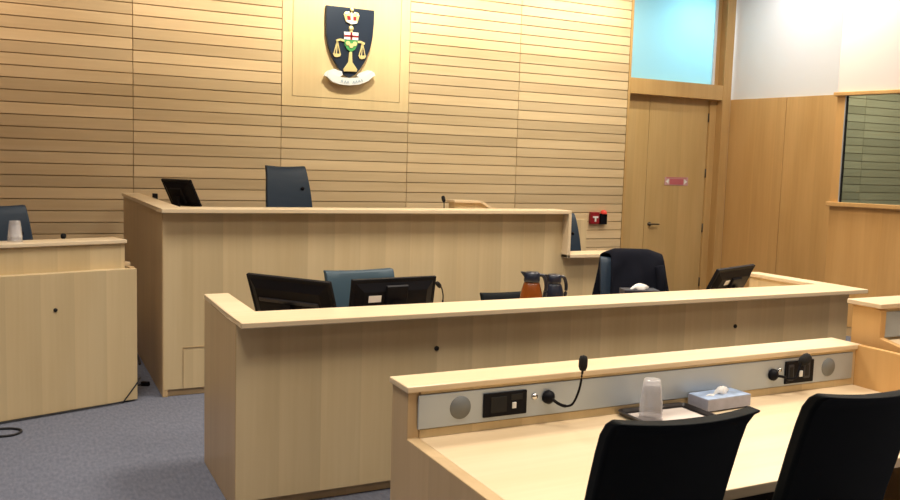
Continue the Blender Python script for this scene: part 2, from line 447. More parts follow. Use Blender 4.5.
for px, py in ((135, 212), (266, 222)):
    pn = MB()
    for dxp in (-18, -4, 16): strip_poly(pn, [cpt(px, py), cpt(px+dxp, py+72)], .010, -.056, -.046)
    pn.prism([cpt(*p) for p in [(px-22, py+66), (px+20, py+68), (px+14, py+82), (px, py+86), (px-14, py+82)]], 'y', -.058, -.044)
    pn.build('scale_pan', M['gold'], ca)
pb = MB(); pb.prism([cpt(*p) for p in [(197, 270), (211, 270), (214, 325), (240, 362), (238, 375), (170, 372), (168, 360), (192, 325)]], 'y', -.062, -.044)
pb.build('scale_stand', M['gold'], ca, bevel=.004)
es = MB(); es.prism([cpt(*p) for p in [(170, 205), (240, 210), (238, 235), (226, 258), (206, 272), (186, 256), (172, 232)]], 'y', -.060, -.044)
es = es.build('small_shield', M['green'], ca)
f = MB(); f.prism([cpt(*p) for p in [(168, 165), (242, 170), (241, 209), (169, 204)]], 'y', -.064, -.044); f.build('white_field', M['ribbon'], es)
f = MB(); f.prism([cpt(*p) for p in [(168, 181), (242, 186), (242, 195), (168, 190)]], 'y', -.067, -.060); f.prism([cpt(*p) for p in [(200, 167), (210, 168), (210, 207), (200, 206)]], 'y', -.067, -.060); f.build('red_cross', M['red'], es)
f = MB()
for px, py in ((188, 225), (206, 238), (224, 228)):
    f.prism([cpt(px+12*math.cos(a), py+13*math.sin(a)) for a in [k*PI/3 for k in range(6)]], 'y', -.066, -.058)
f.build('gold_leaf', M['gold'], es)
rb = MB()
arc = [(84, 398), (110, 425), (150, 440), (203, 446), (255, 442), (300, 424), (326, 400)]
arc2 = [(318, 372), (290, 392), (250, 404), (203, 408), (155, 402), (118, 386), (92, 366)]
rb.prism([cpt(*p) for p in arc + arc2], 'y', -.062, -.03)
rb.prism([cpt(*p) for p in [(92, 366), (120, 358), (160, 372), (166, 390), (150, 402), (118, 386)]], 'y', -.056, -.03)
rb.prism([cpt(*p) for p in [(318, 372), (296, 366), (250, 382), (240, 396), (255, 404), (290, 392)]], 'y', -.056, -.03)
rb.prism([cpt(*p) for p in [(84, 398), (70, 392), (78, 376), (92, 366)]], 'y', -.052, -.03)
rb.prism([cpt(*p) for p in [(326, 400), (338, 396), (332, 380), (318, 372)]], 'y', -.052, -.03)
rb = rb.build('ribbon', M['ribbon'], ca)
for px, py in ((160, 423), (178, 428), (192, 429), (222, 430), (236, 428), (250, 425), (264, 421)):
    mk = MB(); strip_poly(mk, [cpt(px-5, py+7), cpt(px, py-7), cpt(px+5, py+7)], .006, -.066, -.06); mk.build('letter', M['mark'], rb)

# fire alarm station and strobe on the slats
fa = thing('fire_alarm_station', 'red fire alarm pull station with white T handle on slatted wall', 'fire alarm', (6.415, YW, 1.065))
MB().box(-.066, .066, -.045, 0, -.075, .075).build('housing', M['red'], fa, bevel=.006)
t_ = MB(); t_.box(-.040, .040, -.056, -.044, .0, .022); t_.box(-.011, .011, -.056, -.044, -.045, .0); t_.build('pull_handle', M['paper'], fa, bevel=.002)
st = thing('alarm_strobe', 'small black box with bright red lamp beside the fire alarm', 'alarm light', (6.545, YW, 1.05))
MB().box(-.052, .052, -.05, 0, -.065, .07).build('housing', M['black'], st, bevel=.005)
MB().lathe([(.001, .045), (.025, .040), (.040, .022), (.043, 0), (.043, -.008)], 16, (.006, -.03, .072), 'z').build('lamp', M['redlens'], st)

# ------------------------------------------------------------------ furniture: judge's bench
B = Vector((.82, 6.065, 0))
jb_ = thing('judges_bench', 'tall raised maple judge bench with long counter and lower step', 'bench', B)
def part(name, mat, parent, off, *boxes, bevel=.003):
    m = MB(off)
    for b_ in boxes: m.box(*b_)
    return m.build(name, mat, parent, bevel=bevel)
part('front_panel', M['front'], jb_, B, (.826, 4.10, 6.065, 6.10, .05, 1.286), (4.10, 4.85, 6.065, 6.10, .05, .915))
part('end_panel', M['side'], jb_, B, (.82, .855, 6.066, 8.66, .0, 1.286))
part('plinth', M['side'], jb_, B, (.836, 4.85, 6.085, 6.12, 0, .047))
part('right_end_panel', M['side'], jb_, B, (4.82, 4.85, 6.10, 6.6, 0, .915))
ac = MB(B); 
for b_ in ((.957, .961, 6.061, 6.0655, .05, .345), (.957, 1.75, 6.061, 6.0655, .341, .345)): ac.box(*b_)
ac.build('access_panel_seam', M['groove'], jb_)
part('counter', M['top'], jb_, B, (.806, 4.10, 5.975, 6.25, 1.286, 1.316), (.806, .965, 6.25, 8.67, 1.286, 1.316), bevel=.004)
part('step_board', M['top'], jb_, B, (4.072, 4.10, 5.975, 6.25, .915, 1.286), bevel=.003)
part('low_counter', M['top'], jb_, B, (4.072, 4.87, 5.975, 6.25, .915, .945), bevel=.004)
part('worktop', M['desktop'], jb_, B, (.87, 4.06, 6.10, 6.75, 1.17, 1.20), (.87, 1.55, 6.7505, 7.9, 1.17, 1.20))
part('inner_shelf', M['desktop'], jb_, B, (4.10, 4.82, 6.10, 6.5, .86, .89))
struct(MB().box(.87, 4.08, 6.13, 8.86, 0, .50).build('floor_dais', M['carpet']))
struct(MB().box(4.09, 5.15, 6.27, 8.86, 0, .12).build('floor_step', M['carpet']))
m = MB(); m.prism([wloc(-1.8, .13, 0)[:2], wloc(-.05, .13, 0)[:2], wloc(-.05, 1.5, 0)[:2], wloc(-1.8, 1.5, 0)[:2]], 'z', 0, .18); struct(m.build('floor_platform', M['carpet']))
# bench lectern at the back
lt = thing('desk_lectern', 'small maple lectern top with one sloping end behind the bench counter', 'lectern', (3.43, 6.62, 1.20))
MB().prism([(-.14, 0), (-.14, .150), (.108, .148), (.20, .088), (.20, 0)], 'y', -.06, .06).build('lectern_body', M['front'], lt)
lm = MB(); lm.prism([(-.155, .150), (-.155, .168), (.115, .166), (.115, .148)], 'y', -.085, .085); lm.prism([(.108, .148), (.115, .166), (.235, .095), (.225, .078)], 'y', -.085, .085)
lm.build('lectern_top', M['top'], lt)
# low wood screen behind the witness chair
tag(MB((5.15, 7.38, 0)).box(5.03, 5.245, 7.36, 7.40, 0, 1.15).build('wood_screen', M['front'], bevel=.003), 'narrow pale wood screen panel right of the blue chair in bench gap', 'screen panel')

# ------------------------------------------------------------------ clerk's desk
Cc = Vector((.85, 3.89, 0))
cd = thing('clerk_desk', 'long low maple clerk desk with wide pale counter, in front of bench', 'desk', Cc)
part('front_panel', M['front'], cd, Cc, (.850, 4.925, 3.89, 3.925, .055, .902))
part('left_panel', M['side'], cd, Cc, (.847, .882, 3.891, 4.66, 0, .902))
part('right_panel', M['front'], cd, Cc, (4.905, 4.928, 3.9, 4.72, 0, .902))
part('plinth', M['side'], cd, Cc, (.86, 4.92, 3.93, 3.96, 0, .055))
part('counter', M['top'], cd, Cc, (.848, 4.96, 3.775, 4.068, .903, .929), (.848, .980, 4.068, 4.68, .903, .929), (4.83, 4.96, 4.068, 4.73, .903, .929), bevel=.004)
part('inner_panel', M['front'], cd, Cc, (4.845, 4.875, 4.07, 4.70, .76, .902))
part('worktop', M['desktop'], cd, Cc, (.885, 4.84, 3.93, 4.72, .73, .76))
for x in (1.871, 3.916):
    MB(Cc).lathe([(.001, 3.884), (.012, 3.884), (.013, 3.892)], 14, (x, 0, .7225), 'y').build('round_lock', M['hole'], cd)

# ------------------------------------------------------------------ left witness box (turned 17 degrees)
wx = thing('witness_box', 'two-tier maple witness box at left edge with cord along its base', 'witness stand', (.654, 6.042, 0), R(17))
def lpart(name, mat, par, *boxes, bevel=.003):
    m = MB()
    for b_ in boxes: m.box(*b_)
    return m.build(name, mat, par, bevel=bevel)
lpart('front_panel', M['front'], wx, (-1.9, 0, 0, .035, .012, .910))
lpart('side_panel', M['side'], wx, (-.035, 0, .036, .62, 0, .918))
lpart('upper_panel', M['front'], wx, (-1.9, -.05, .075, .105, .905, 1.075))
lpart('ledge', M['front'], wx, (-1.9, -.037, .0355, .074, .880, .909))
lpart('side_shelf', M['top'], wx, (-.085, .004, .110, .62, .918, .942))
lpart('counter', M['top'], wx, (-1.9, -.042, .055, .27, 1.076, 1.102), bevel=.004)
lpart('worktop', M['desktop'], wx, (-1.9, -.09, .11, .62, .74, .77))
MB().lathe([(.001, -.006), (.012, -.006), (.013, .002)], 14, (-.528, 0, .676), 'y').build('round_lock', M['hole'], wx)

# ------------------------------------------------------------------ counsel table in front
T = Vector((1.15, 1.84, 0))
ct = thing('counsel_table', 'nearest maple counsel table with raised ledge and silver service strip', 'table', T)
m = MB(T); m.prism([(1.835, 0), (2.755, 0), (2.755, .879), (2.615, .879), (2.615, .716), (1.835, .716)], 'x', 1.155, 1.20); m.build('left_panel', M['side'], ct, bevel=.003)
m = MB(T); m.prism([(1.835, 0), (2.755, 0), (2.755, .900), (1.835, .900)], 'x', 3.375, 3.405); m.build('right_panel', M['podium'], ct, bevel=.003)
part('desk_surface', M['desktop'], ct, T, (1.201, 3.374, 1.838, 2.625, .680, .715), bevel=.003)
ri = MB(T); ri.box(1.200, 3.374, 2.610, 2.74, .716, .745); ri.box(1.200, 3.374, 2.610, 2.74, .870, .879); ri.box(1.155+.045, 1.2, 2.61, 2.74, .745, .870); ri.box(3.352, 3.374, 2.610, 2.74, .745, .87); ri.box(1.2, 3.352, 2.63, 2.74, .745, .87)
ri.build('riser', M['front'], ct)
part('ledge', M['top'], ct, T, (1.146, 3.400, 2.600, 2.765, .880, .902), bevel=.004)
part('back_panel', M['grey'], ct, T, (1.2, 3.374, 2.70, 2.74, 0, .68))  # dark grey puts the shade under the desk into the panel colour
sp = MB(T); sp.box(1.190, 3.353, 2.604, 2.612, .748, .868); sp = sp.build('silver_strip', M['steel'], ct, bevel=.003)
YS = 2.604
for x in (1.352, 3.195):
    MB(T).lathe([(.001, YS-.003), (.040, YS-.003), (.042, YS+.001)], 28, (x if x < 2 else 3.195, 0, .811), 'y').build('speaker_grille', M['grille'], sp)
def outlet(x0, x1, z0, z1, kind):
    o = MB(T).box(x0, x1, YS-.008, YS+.001, z0, z1).build('outlet_plate', M['black'], sp, bevel=.002)
    return o
o1 = outlet(1.442, 1.620, .765, .852, 0)
# ... switches (sub-parts are siblings of the plate)
part('switch', M['whiteplastic'], sp, T, (1.558, 1.574, YS-.012, YS-.007, .790, .812), bevel=.001)
part('socket', M['hole'], sp, T, (1.47, 1.535, YS-.010, YS-.007, .780, .838), bevel=.001)
part('socket', M['hole'], sp, T, (1.552, 1.60, YS-.010, YS-.007, .820, .842), bevel=.001)
o2 = outlet(2.925, 3.095, .758, .856, 0)
part('socket', M['grey'], sp, T, (2.938, 2.970, YS-.012, YS-.007, .772, .842), bevel=.002)
part('socket', M['grey'], sp, T, (3.030, 3.068, YS-.012, YS-.007, .777, .847), bevel=.002)
part('socket', M['hole'], sp, T, (2.944, 2.964, YS-.014, YS-.011, .782, .832), bevel=.001)
part('socket', M['hole'], sp, T, (3.039, 3.059, YS-.014, YS-.011, .787, .837), bevel=.001)
part('switch', M['whiteplastic'], sp, T, (3.006, 3.023, YS-.014, YS-.007, .785, .812), bevel=.002)
for x, z, r in ((1.655, .823, .012), (2.890, .823, .009)):
    MB(T).lathe([(.001, YS-.012), (r*.8, YS-.011), (r, YS-.006), (r*1.15, YS+.001)], 16, (x, 0, z), 'y').build('push_button', M['chrome'], sp)

# gooseneck microphones
def head_matrix(d):
    return Vector((0, 0, 1)).rotation_difference(Vector(d).normalized()).to_matrix()
def goose(label, base, path, head_dir, r=.0045, hl=.055, hr=.014, wall=True):
    base = Vector(base)
    g = thing('gooseneck_microphone', label, 'microphone', base)
    if wall:
        MB().lathe([(.001, .0), (.025, 0), (.025, -.012), (.016, -.022), (.010, -.028), (.001, -.029)], 18, (0, 0, 0), 'y').build('base', M['black'], g)
    else:
        MB().lathe([(.001, 0), (.035, 0), (.035, .012), (.012, .02), (.001, .02)], 18, (0, 0, 0), 'z').build('base', M['black'], g)
    MB().tube([Vector(p) for p in path], lambda t: r*(1.35 if t < .35 else 1), 8).build('neck', M['black'], g)
    d = Vector(head_dir).normalized(); c = Vector(path[-1])
    MB().lathe([(.001, -.004), (hr*.7, 0), (hr, hl*.25), (hr, hl*.7), (hr*.75, hl*.93), (.001, hl)], 16, c, 'z', head_matrix(d)).build('foam_head', M['foam'], g)
    return g
goose('gooseneck microphone bent upward from left end of silver strip', (1.713, YS-.001, .816),
      [(0, -.02, 0), (.026, -.045, -.020), (.050, -.06, -.024), (.068, -.07, -.010), (.088, -.075, .042), (.096, -.078, .110)], (.03, .0, 1), hl=.056, hr=.0165)
goose('gooseneck microphone folded over the right black outlet plate', (2.852, YS-.001, .806),
      [(0, -.02, 0), (.025, -.035, -.004), (.05, -.045, -.012), (.085, -.052, -.006), (.112, -.050, .052)], (.035, .0, .022), hl=.055, hr=.022)

# ------------------------------------------------------------------ podium next to the table
P0 = Vector((3.45, 2.1, 0))
pd = thing('standing_podium', 'taller maple podium with silver strip at right edge of photo', 'podium', P0)
m = MB(P0); m.prism([(1.95, 0), (2.70, 0), (2.70, 1.070), (2.575, 1.070), (2.55, 1.06), (2.55, .936), (1.95, .815)], 'x', 3.45, 3.485); m.build('left_panel', M['podium'], pd, bevel=.003)
m = MB(P0); m.prism([(1.95, .76), (2.55, .90), (2.55, .925), (1.95, .80)], 'x', 3.486, 4.25); m.build('sloped_desk', M['desktop'], pd)
part('back_panel', M['front'], pd, P0, (3.486, 4.25, 2.565, 2.695, 0, 1.069))
part('ledge', M['top'], pd, P0, (3.437, 4.30, 2.545, 2.725, 1.0705, 1.092), bevel=.003)
part('silver_strip', M['steel'], pd, P0, (3.492, 4.2, 2.556, 2.564, .935, 1.053), bevel=.002)
m = MB(P0); m.prism([(1.95, 0), (2.70, 0), (2.70, 1.070), (2.55, 1.06), (2.55, .936), (1.95, .815)], 'x', 4.25, 4.285); m.build('right_panel', M['podium'], pd)

# ------------------------------------------------------------------ chairs
def interp(prof, z):
    for (y0, z0), (y1, z1) in zip(prof[:-1], prof[1:]):
        if z0 <= z <= z1: return y0+(y1-y0)*(z-z0)/(z1-z0)
    return prof[-1][0]
def make_chair(label, mat, group, prof=None, wtop=.43, wmid=.43, wbot=.40, zs=.47, lever=True):
    """swivel chair facing +Y; the shell curves back at the top"""
    t = thing('swivel_chair', label, 'chair', group=group)
    prof = prof or [(-.205, .50), (-.225, .62), (-.25, .76), (-.290, .906), (-.318, 1.0), (-.336, 1.05), (-.358, 1.080), (-.384, 1.098)]
    nx = 12; th = .045
    def shell(off):
        P = []
        for i, (y, z) in enumerate(prof):
            f = (z-prof[0][1])/(prof[-1][1]-prof[0][1])
            w = wbot+(wmid-wbot)*min(1, f*2) if f < .5 else wmid+(wtop-wmid)*(f-.5)*2
            row = []
            for j in range(nx+1):
                u = j/nx*2-1
                cur = .022*u*u
                row.append((u*w/2, y+cur+off, z - (.010*(1-u*u) if i == len(prof)-1 else 0)))
            P.append(row)
        return P
    A = shell(0); Bk = shell(th)
    m = MB()
    VA = [[m.v(p) for p in r] for r in A]; VB = [[m.v(p) for p in r] for r in Bk]
    n = len(prof)
    for i in range(n-1):
        for j in range(nx):
            m.bm.faces.new([VA[i][j], VA[i][j+1], VA[i+1][j+1], VA[i+1][j]])
            m.bm.faces.new([VB[i][j], VB[i+1][j], VB[i+1][j+1], VB[i][j+1]])
        m.bm.faces.new([VA[i][0], VA[i+1][0], VB[i+1][0], VB[i][0]])
        m.bm.faces.new([VA[i][nx], VB[i][nx], VB[i+1][nx], VA[i+1][nx]])
    for j in range(nx):
        m.bm.faces.new([VA[0][j], VB[0][j], VB[0][j+1], VA[0][j+1]])
        m.bm.faces.new([VA[n-1][j], VA[n-1][j+1], VB[n-1][j+1], VB[n-1][j]])
    o = m.build('backrest', mat, t, bevel=.010, seg=3); 
    smooth_by_angle(o, 50)
    s = MB()
    s.prism([(-.19, zs-.03), (-.19, zs+.02), (-.16, zs+.035), (.12, zs+.035), (.20, zs+.02), (.235, zs-.01), (.235, zs-.03), (.20, zs-.05), (-.17, zs-.05)], 'x', -.225, .225)
    s = s.build('seat', mat, t, bevel=.015, seg=3)
    sp_ = MB(); sp_.prism([(-.05, zs-.052), (-.20, zs-.052), (-.272, zs+.02), (-.285, .72), (-.262, .72), (-.24, zs+.05), (-.19, zs-.07), (-.05, zs-.07)], 'x', -.035, .035)
    sp_.build('back_support', M['black'], t)
    cl = MB(); cl.lathe([(.001, .10), (.028, .10), (.028, .26), (.018, .262), (.018, zs-.071), (.09, zs-.070), (.09, zs-.051), (.001, zs-.051)], 16); cl.build('gas_column', M['black'], t)
    if lever:
        lv = MB(); lv.tube([(.06, .02, zs-.062), (.20, .02, zs-.062), (.25, .02, zs-.068)], .008, 8); lv.build('lever', M['black'], t)
    for k in range(5):
        a = 2*PI*k/5+.3; c, s_ = math.cos(a), math.sin(a)
        lg = MB()
        lg.tube([(.02*c, .02*s_, .12), (.15*c, .15*s_, .105), (.29*c, .29*s_, .075)], lambda q: .024-.008*q, 8)
        lg = lg.build('leg', M['black'], t)
        cs = MB(); cs.lathe([(.001, -.016), (.024, -.016), (.028, -.008), (.028, .008), (.024, .016), (.001, .016)], 14, (.29*c, .29*s_, .0285), 'x', Matrix.Rotation(a+.8, 3, 'Z'))
        cs.lathe([(.007, .0), (.007, .035)], 8, (.29*c, .29*s_, .045)); cs.build('caster', M['black'], lg)
    return t

near = make_chair('black leather swivel chair tucked under table, directly before the tray', M['leather'], 'black chairs at the counsel table', wtop=.40, wmid=.395, wbot=.375)
near.location = (1.386, 1.815, 0); near.rotation_euler = (0, 0, R(-4))
c2 = dup(near, (2.035, 1.815, 0), R(-4), 'rightmost black leather swivel chair tucked under table, partly cut by photo edge')

lowp = [(-.205, .50), (-.222, .60), (-.243, .70), (-.258, .76), (-.27, .79), (-.282, .81)]
# clerk's teal chair faces the camera
ck = make_chair('teal blue chair behind the two monitors on clerk desk', M['teal'], 'chairs behind the desks', wtop=.46, wmid=.46, wbot=.40,
                prof=[(-.205, .50), (-.225, .62), (-.25, .76), (-.285, .89), (-.305, .95), (-.32, .985), (-.335, 1.0)])
ck.location = (1.865, 4.70, 0); ck.rotation_euler = (0, 0, R(184))
jc = make_chair('high navy judge chair behind the tall bench counter', M['blue'], 'chairs behind the desks', wtop=.355, wmid=.415, wbot=.42,
                prof=[(-.205, .50), (-.222, .62), (-.24, .76), (-.262, .88), (-.285, .98), (-.31, 1.06), (-.332, 1.105), (-.345, 1.122)])
jc.location = (2.02, 6.90, .50); jc.rotation_euler = (0, 0, R(188))
for a in jc.children:
    if a.name.startswith('backrest'):
        k = MB(); k.lathe([(.001, .0), (.013, 0), (.016, .012), (.001, .016)], 12, (-.125, -.222, .93), 'y'); k.build('knob', M['black'], jc)
        break
wxc = (.654-.64*math.cos(R(17))-.48*math.sin(R(17)), 6.042-.64*math.sin(R(17))+.48*math.cos(R(17)), .18)
wc = dup(jc, wxc, R(197), 'navy chair at far left behind the witness box', 'chairs behind the desks')
lc = dup(jc, (4.585, 6.62, .12), R(180), 'navy chair glimpsed through the gap in the stepped bench counter', 'chairs behind the desks')
jk = dup(ck, (4.02, 4.99, 0), R(153), 'navy chair with black jacket draped over its back', 'chairs behind the desks')
for a in jk.children:
    if a.name.split('.')[0] in ('backrest', 'seat'):
        a.data = a.data.copy(); a.data.materials[0] = M['blue']
oc = make_chair('low black task chair whose back just shows left of the carafes', M['leather'], 'chairs behind the desks', prof=lowp, wtop=.42, wmid=.42, wbot=.38, lever=False)
oc.location = (2.95, 4.80, 0); oc.rotation_euler = (0, 0, R(180))

# jacket draped over the right-hand chair back (local frame of that chair)
jr = thing('jacket', 'black jacket draped over the navy chair back by the door', 'jacket', jk.location, R(153))
prof = [(-.205, .50), (-.225, .62), (-.25, .76), (-.285, .89), (-.305, .95), (-.32, .985), (-.335, 1.0)]
rows = []
rnd = random.Random(3)
nx = 18
path = []
for z in (.60, .68, .76, .84, .90, .95, .985): path.append((interp(prof, z)+.045+.030, z, (1-z)/.4))
path += [(-.265, 1.035, 0), (-.300, 1.062, 0), (-.345, 1.060, 0), (-.385, 1.03, 0)]
for z in (.97, .90, .80, .70, .60): path.append((interp(prof, z)-.035, z, (1-z)/.4))
for (y, z, spread) in path:
    row = []
    for j in range(nx+1):
        u = j/nx*2-1
        w = .235+.055*spread
        x = -.005 + u*w - (.01)
        ip = len(rows)
        if ip < 9 and x > .135: x = .135 + (x-.135)*.2          # leaves the chair's edge bare in front
        if ip >= 9 and x > .2: x += .03*spread
        wob = .010*math.sin(5*u+3*z*6)+.007*math.sin(11*u+1.3)
        drop = .035*max(0, abs(u)-.55)/.45 if 1.0 < z else 0
        cur = .022*u*u
        row.append((x, y+cur+(wob if z < .97 else wob*.3), z-drop-.012*abs(math.sin(4*u))*(1 if z < .65 else 0)))
    rows.append(row)
MB().grid(rows).build('jacket_body', M['cloth'], jr, solid=.012, sub=1)
for s_ in (-1,):
    sl = MB(); x0 = .19*s_
    sl.tube([(x0-.02, -.22, .94), (x0+.015*s_-.02, -.185, .86), (x0+.01*s_-.02, -.165, .74), (x0-.03, -.155, .60)], lambda t: .040-.006*t, 12)
    sl.build('sleeve', M['cloth'], jr)

# ------------------------------------------------------------------ monitors
def monitor(label, A, Bq, z, tilt, h, sticker=None, desk=.76, vents=0):
    """A, Bq: the two top corners as seen from the front of the room (left, right); screen faces away from the camera"""
    A = Vector((*A, 0)); Bq = Vector((*Bq, 0)); w = (Bq-A).length; mid = (A+Bq)/2
    ang = math.atan2((Bq-A).y, (Bq-A).x)
    t = thing('monitor', label, 'monitor', (0, 0, 0), ang)
    # local: x along the width, +y towards the user; the panel leans so that the top lies at y = 0
    ct_, st_ = math.cos(tilt), math.sin(tilt)
    def L_(x, d, s):      # d: depth out of the screen (+ user), s: distance down from the top edge
        return (x, s*st_ + d*ct_, (z-desk) - s*ct_ + d*st_)
    def slab(m, x0, x1, d0, d1, s0, s1, ins=0):
        m.hull8([L_(x0+ins, d0, s0+ins), L_(x1-ins, d0, s0+ins), L_(x1-ins, d0, s1-ins), L_(x0+ins, d0, s1-ins)],
                [L_(x0, d1, s0), L_(x1, d1, s0), L_(x1, d1, s1), L_(x0, d1, s1)])
    m = MB(); slab(m, -w/2, w/2, .004, .026, 0, h); slab(m, -w/2+.02, w/2-.02, -.020, .003, .02, h-.02, .045)
    m.build('housing', M['black'], t, bevel=.004)
    m = MB(); slab(m, -w/2+.015, w/2-.015, .0265, .028, .015, h-.02); m.build('screen', M['screen'], t)
    m = MB(); slab(m, -.068, .068, -.036, -.021, .03 if vents == 2 else .06, h-.04, .006); (m.build('mount', M['black'], t, bevel=.003) if vents != 1 else m.bm.free())
    if vents == 1:
        m = MB(); slab(m, -w*.36, w*.36, -.029, -.0205, h*.40, h*.49, .004); m.build('handle_ridge', M['grey'], t, bevel=.003)
    if sticker:
        m = MB(); x0, x1, s0, s1 = sticker; slab(m, x0, x1, -.0235, -.0215, s0, s1); m.build('sticker', M['paper'], t)
    yb = h*.62*st_
    m = MB(); m.box(-.11, .11, yb-.10, yb+.08, 0, .012); m.build('stand_base', M['black'], t, bevel=.004)
    m = MB(); m.hull8([(-.03, yb-.055, .0121), (.03, yb-.055, .0121), (.03, yb-.030, .0121), (-.03, yb-.030, .0121)],
                      [L_(-.03, -.050, h*.45), L_(.03, -.050, h*.45), L_(.03, -.0365, h*.5), L_(-.03, -.0365, h*.5)]); m.build('stand_neck', M['black'], t)
    t.location = (mid.x, mid.y, desk)
    return t
monitor('black monitor at left end of clerk desk, turned with ridge across its back', (1.052, 4.60), (1.375, 4.15), 1.04, R(20), .288, vents=1)
monitor('black monitor with white sticker on its back, before teal chair', (1.533, 4.227), (2.045, 4.271), 1.04, R(10), .25, (-.165, -.09, .085, .122), vents=2)
monitor('black tilted monitor at right end of clerk desk', (4.03, 4.165), (4.55, 4.357), 1.03, R(26), .25, (-.15, -.09, .075, .11))
monitor('black tilted monitor on left end of the judge bench', (1.00, 7.50), (1.185, 7.20), 1.475, R(28), .25, desk=1.20)
gt = goose('thin gooseneck microphone arched beside the stickered monitor', (2.135, 4.40, .76), [(0, 0, .02), (.008, -.005, .10), (.008, -.012, .15), (-.008, -.025, .195), (-.022, -.035, .205)], (-.3, -.1, .3), r=.004, hl=.045, hr=.013, wall=False)
goose('small gooseneck microphone standing up behind bench counter', (3.16, 6.50, 1.20), [(0, 0, .02), (0, 0, .09), (-.004, -.004, .155)], (-.25, 0, 1), r=.004, hl=.055, hr=.016, wall=False)
goose('microphone peeping over the witness box counter', (.654-.36*math.cos(R(17))-.33*math.sin(R(17)), 6.042-.36*math.sin(R(17))+.33*math.cos(R(17)), .77),
      [(0, 0, .02), (0, 0, .17), (.0, -.01, .328)], (.0, -.2, 1), r=.004, hl=.036, hr=.017, wall=False)
tag(MB((.985, 7.5, 1.20)).box(.965, 1.005, 7.68, 7.74, 1.20, 1.350).build('device_box', M['black'], bevel=.004), 'small black box left of the bench monitor', 'device')

# ------------------------------------------------------------------ carafes, tissue boxes, cups, tray
def carafe(label, loc, body, lid, h, r, rz):
    t = thing('carafe', label, 'carafe', loc, rz)
    MB().lathe([(.001, 0), (r*.96, 0), (r, .01), (r, h*.30), (r*.93, h*.50), (r*.72, h*.70), (r*.62, h*.76), (.001, h*.76)], 28).build('body', body, t)
    l = MB(); l.lathe([(.001, h*.761), (r*.66, h*.761), (r*.70, h*.80), (r*.66, h*.97), (r*.5, h), (.001, h)], 24)
    l.build('lid', lid, t)
    s_ = MB(); s_.prism([(-r*.45, h*.80), (-r*.98, h*.98), (-r*.90, h*1.0), (-r*.40, h*.985)], 'y', -r*.25, r*.25); s_.build('spout', lid, t)
    hd = MB(); hd.tube([(r*.60, 0, h*.93), (r*1.0, 0, h*.90), (r*1.24, 0, h*.70), (r*1.18, 0, h*.42), (r*.96, 0, h*.26)], .011, 10)
    hd.build('handle', lid, t)
    return t
carafe('orange brown carafe with navy lid on the clerk desk', (2.79, 4.47, .76), M['orange'], M['navyplastic'], .262, .072, R(-25))
carafe('black carafe with loop handle right of the orange carafe', (2.985, 4.52, .76), M['navyplastic'], M['navyplastic'], .235, .070, R(-10))

def tissue_cloud(m, c, r, h, seed=1):
    rd = random.Random(seed)
    n = 14; rings = []
    for i, (f, z) in enumerate([(1, 0), (.95, .3), (.62, .72), (.2, 1.0)]):
        rings.append([(c[0]+r*f*math.cos(2*PI*k/n)*(1+.25*math.sin(3*2*PI*k/n+i)), c[1]+r*.45*f*math.sin(2*PI*k/n)*(1+.2*math.cos(4*2*PI*k/n)), c[2]+h*z+.12*h*math.sin(5*k+i)*f) for k in range(n+1)])
    m.grid(rings)
tb = thing('tissue_box', 'flat pale blue tissue box on the nearest table beside tray', 'tissue box', (2.502, 2.548, .715), R(2))
MB().box(-.118, .118, -.058, .052, .006, .053).build('box_body', M['tissueside'], tb, bevel=.002)
m = MB(); m.box(-.117, .117, -.057, .051, .0535, .0545); m.build('printed_top', M['tissuebox'], tb)
MB().box(-.112, .112, -.050, .048, 0, .0055).build('under_box_shade', M['darkbox'], tb)  # thin dark slab stands in for the shadow beneath the box
m = MB(); tissue_cloud(m, (.012, 0, .0548), .036, .030, 2); m.build('tissue', M['paper'], tb)
m = MB(); tissue_cloud(m, (-.055, -.01, .0548), .022, .006, 4); m.build('tissue_fold', M['paper'], tb)
tb2 = thing('tissue_box', 'dark blue tissue box with white tissue before the jacket chair', 'tissue box', (3.50, 4.31, .76), R(-20))
MB().box(-.115, .115, -.06, .06, 0, .150).build('box_body', M['darkbox'], tb2, bevel=.003)
m = MB(); tissue_cloud(m, (.0, 0, .1505), .055, .036, 6); m.build('tissue', M['paper'], tb2)

tr = thing('serving_tray', 'dark rectangular tray with beige napkin on the nearest table', 'tray', (2.195, 2.500, .715), R(-1))
def rring(m, hx, hy, prof, n=6):
    """rounded rectangle rings: prof = [(inset, z)]"""
    rings = []
    for ins, z in prof:
        pts = []
        for cxs, cys, a0 in ((1, 1, 0), (-1, 1, PI/2), (-1, -1, PI), (1, -1, 1.5*PI)):
            r_ = max(.002, .03-ins)
            for k in range(n+1):
                a = a0+k/n*PI/2
                pts.append((cxs*(hx-.03)+r_*math.cos(a), cys*(hy-.03)+r_*math.sin(a), z))
        rings.append([m.v(p) for p in pts])
    N_ = len(rings[0])
    for i in range(len(rings)-1):
        for k in range(N_): m.bm.faces.new([rings[i][k], rings[i][(k+1) % N_], rings[i+1][(k+1) % N_], rings[i+1][k]])
    m.bm.faces.new(rings[0]); m.bm.faces.new(rings[-1])
m = MB(); rring(m, .165, .103, [(.012, 0), (.002, .006), (-.004, .019), (.006, .021), (.014, .010), (.016, .005)]); m.build('tray_body', M['trayrim'], tr)
m = MB(); m.box(-.135, .135, -.078, .074, .0052, .0072); m.build('napkin', M['napkin'], tr)

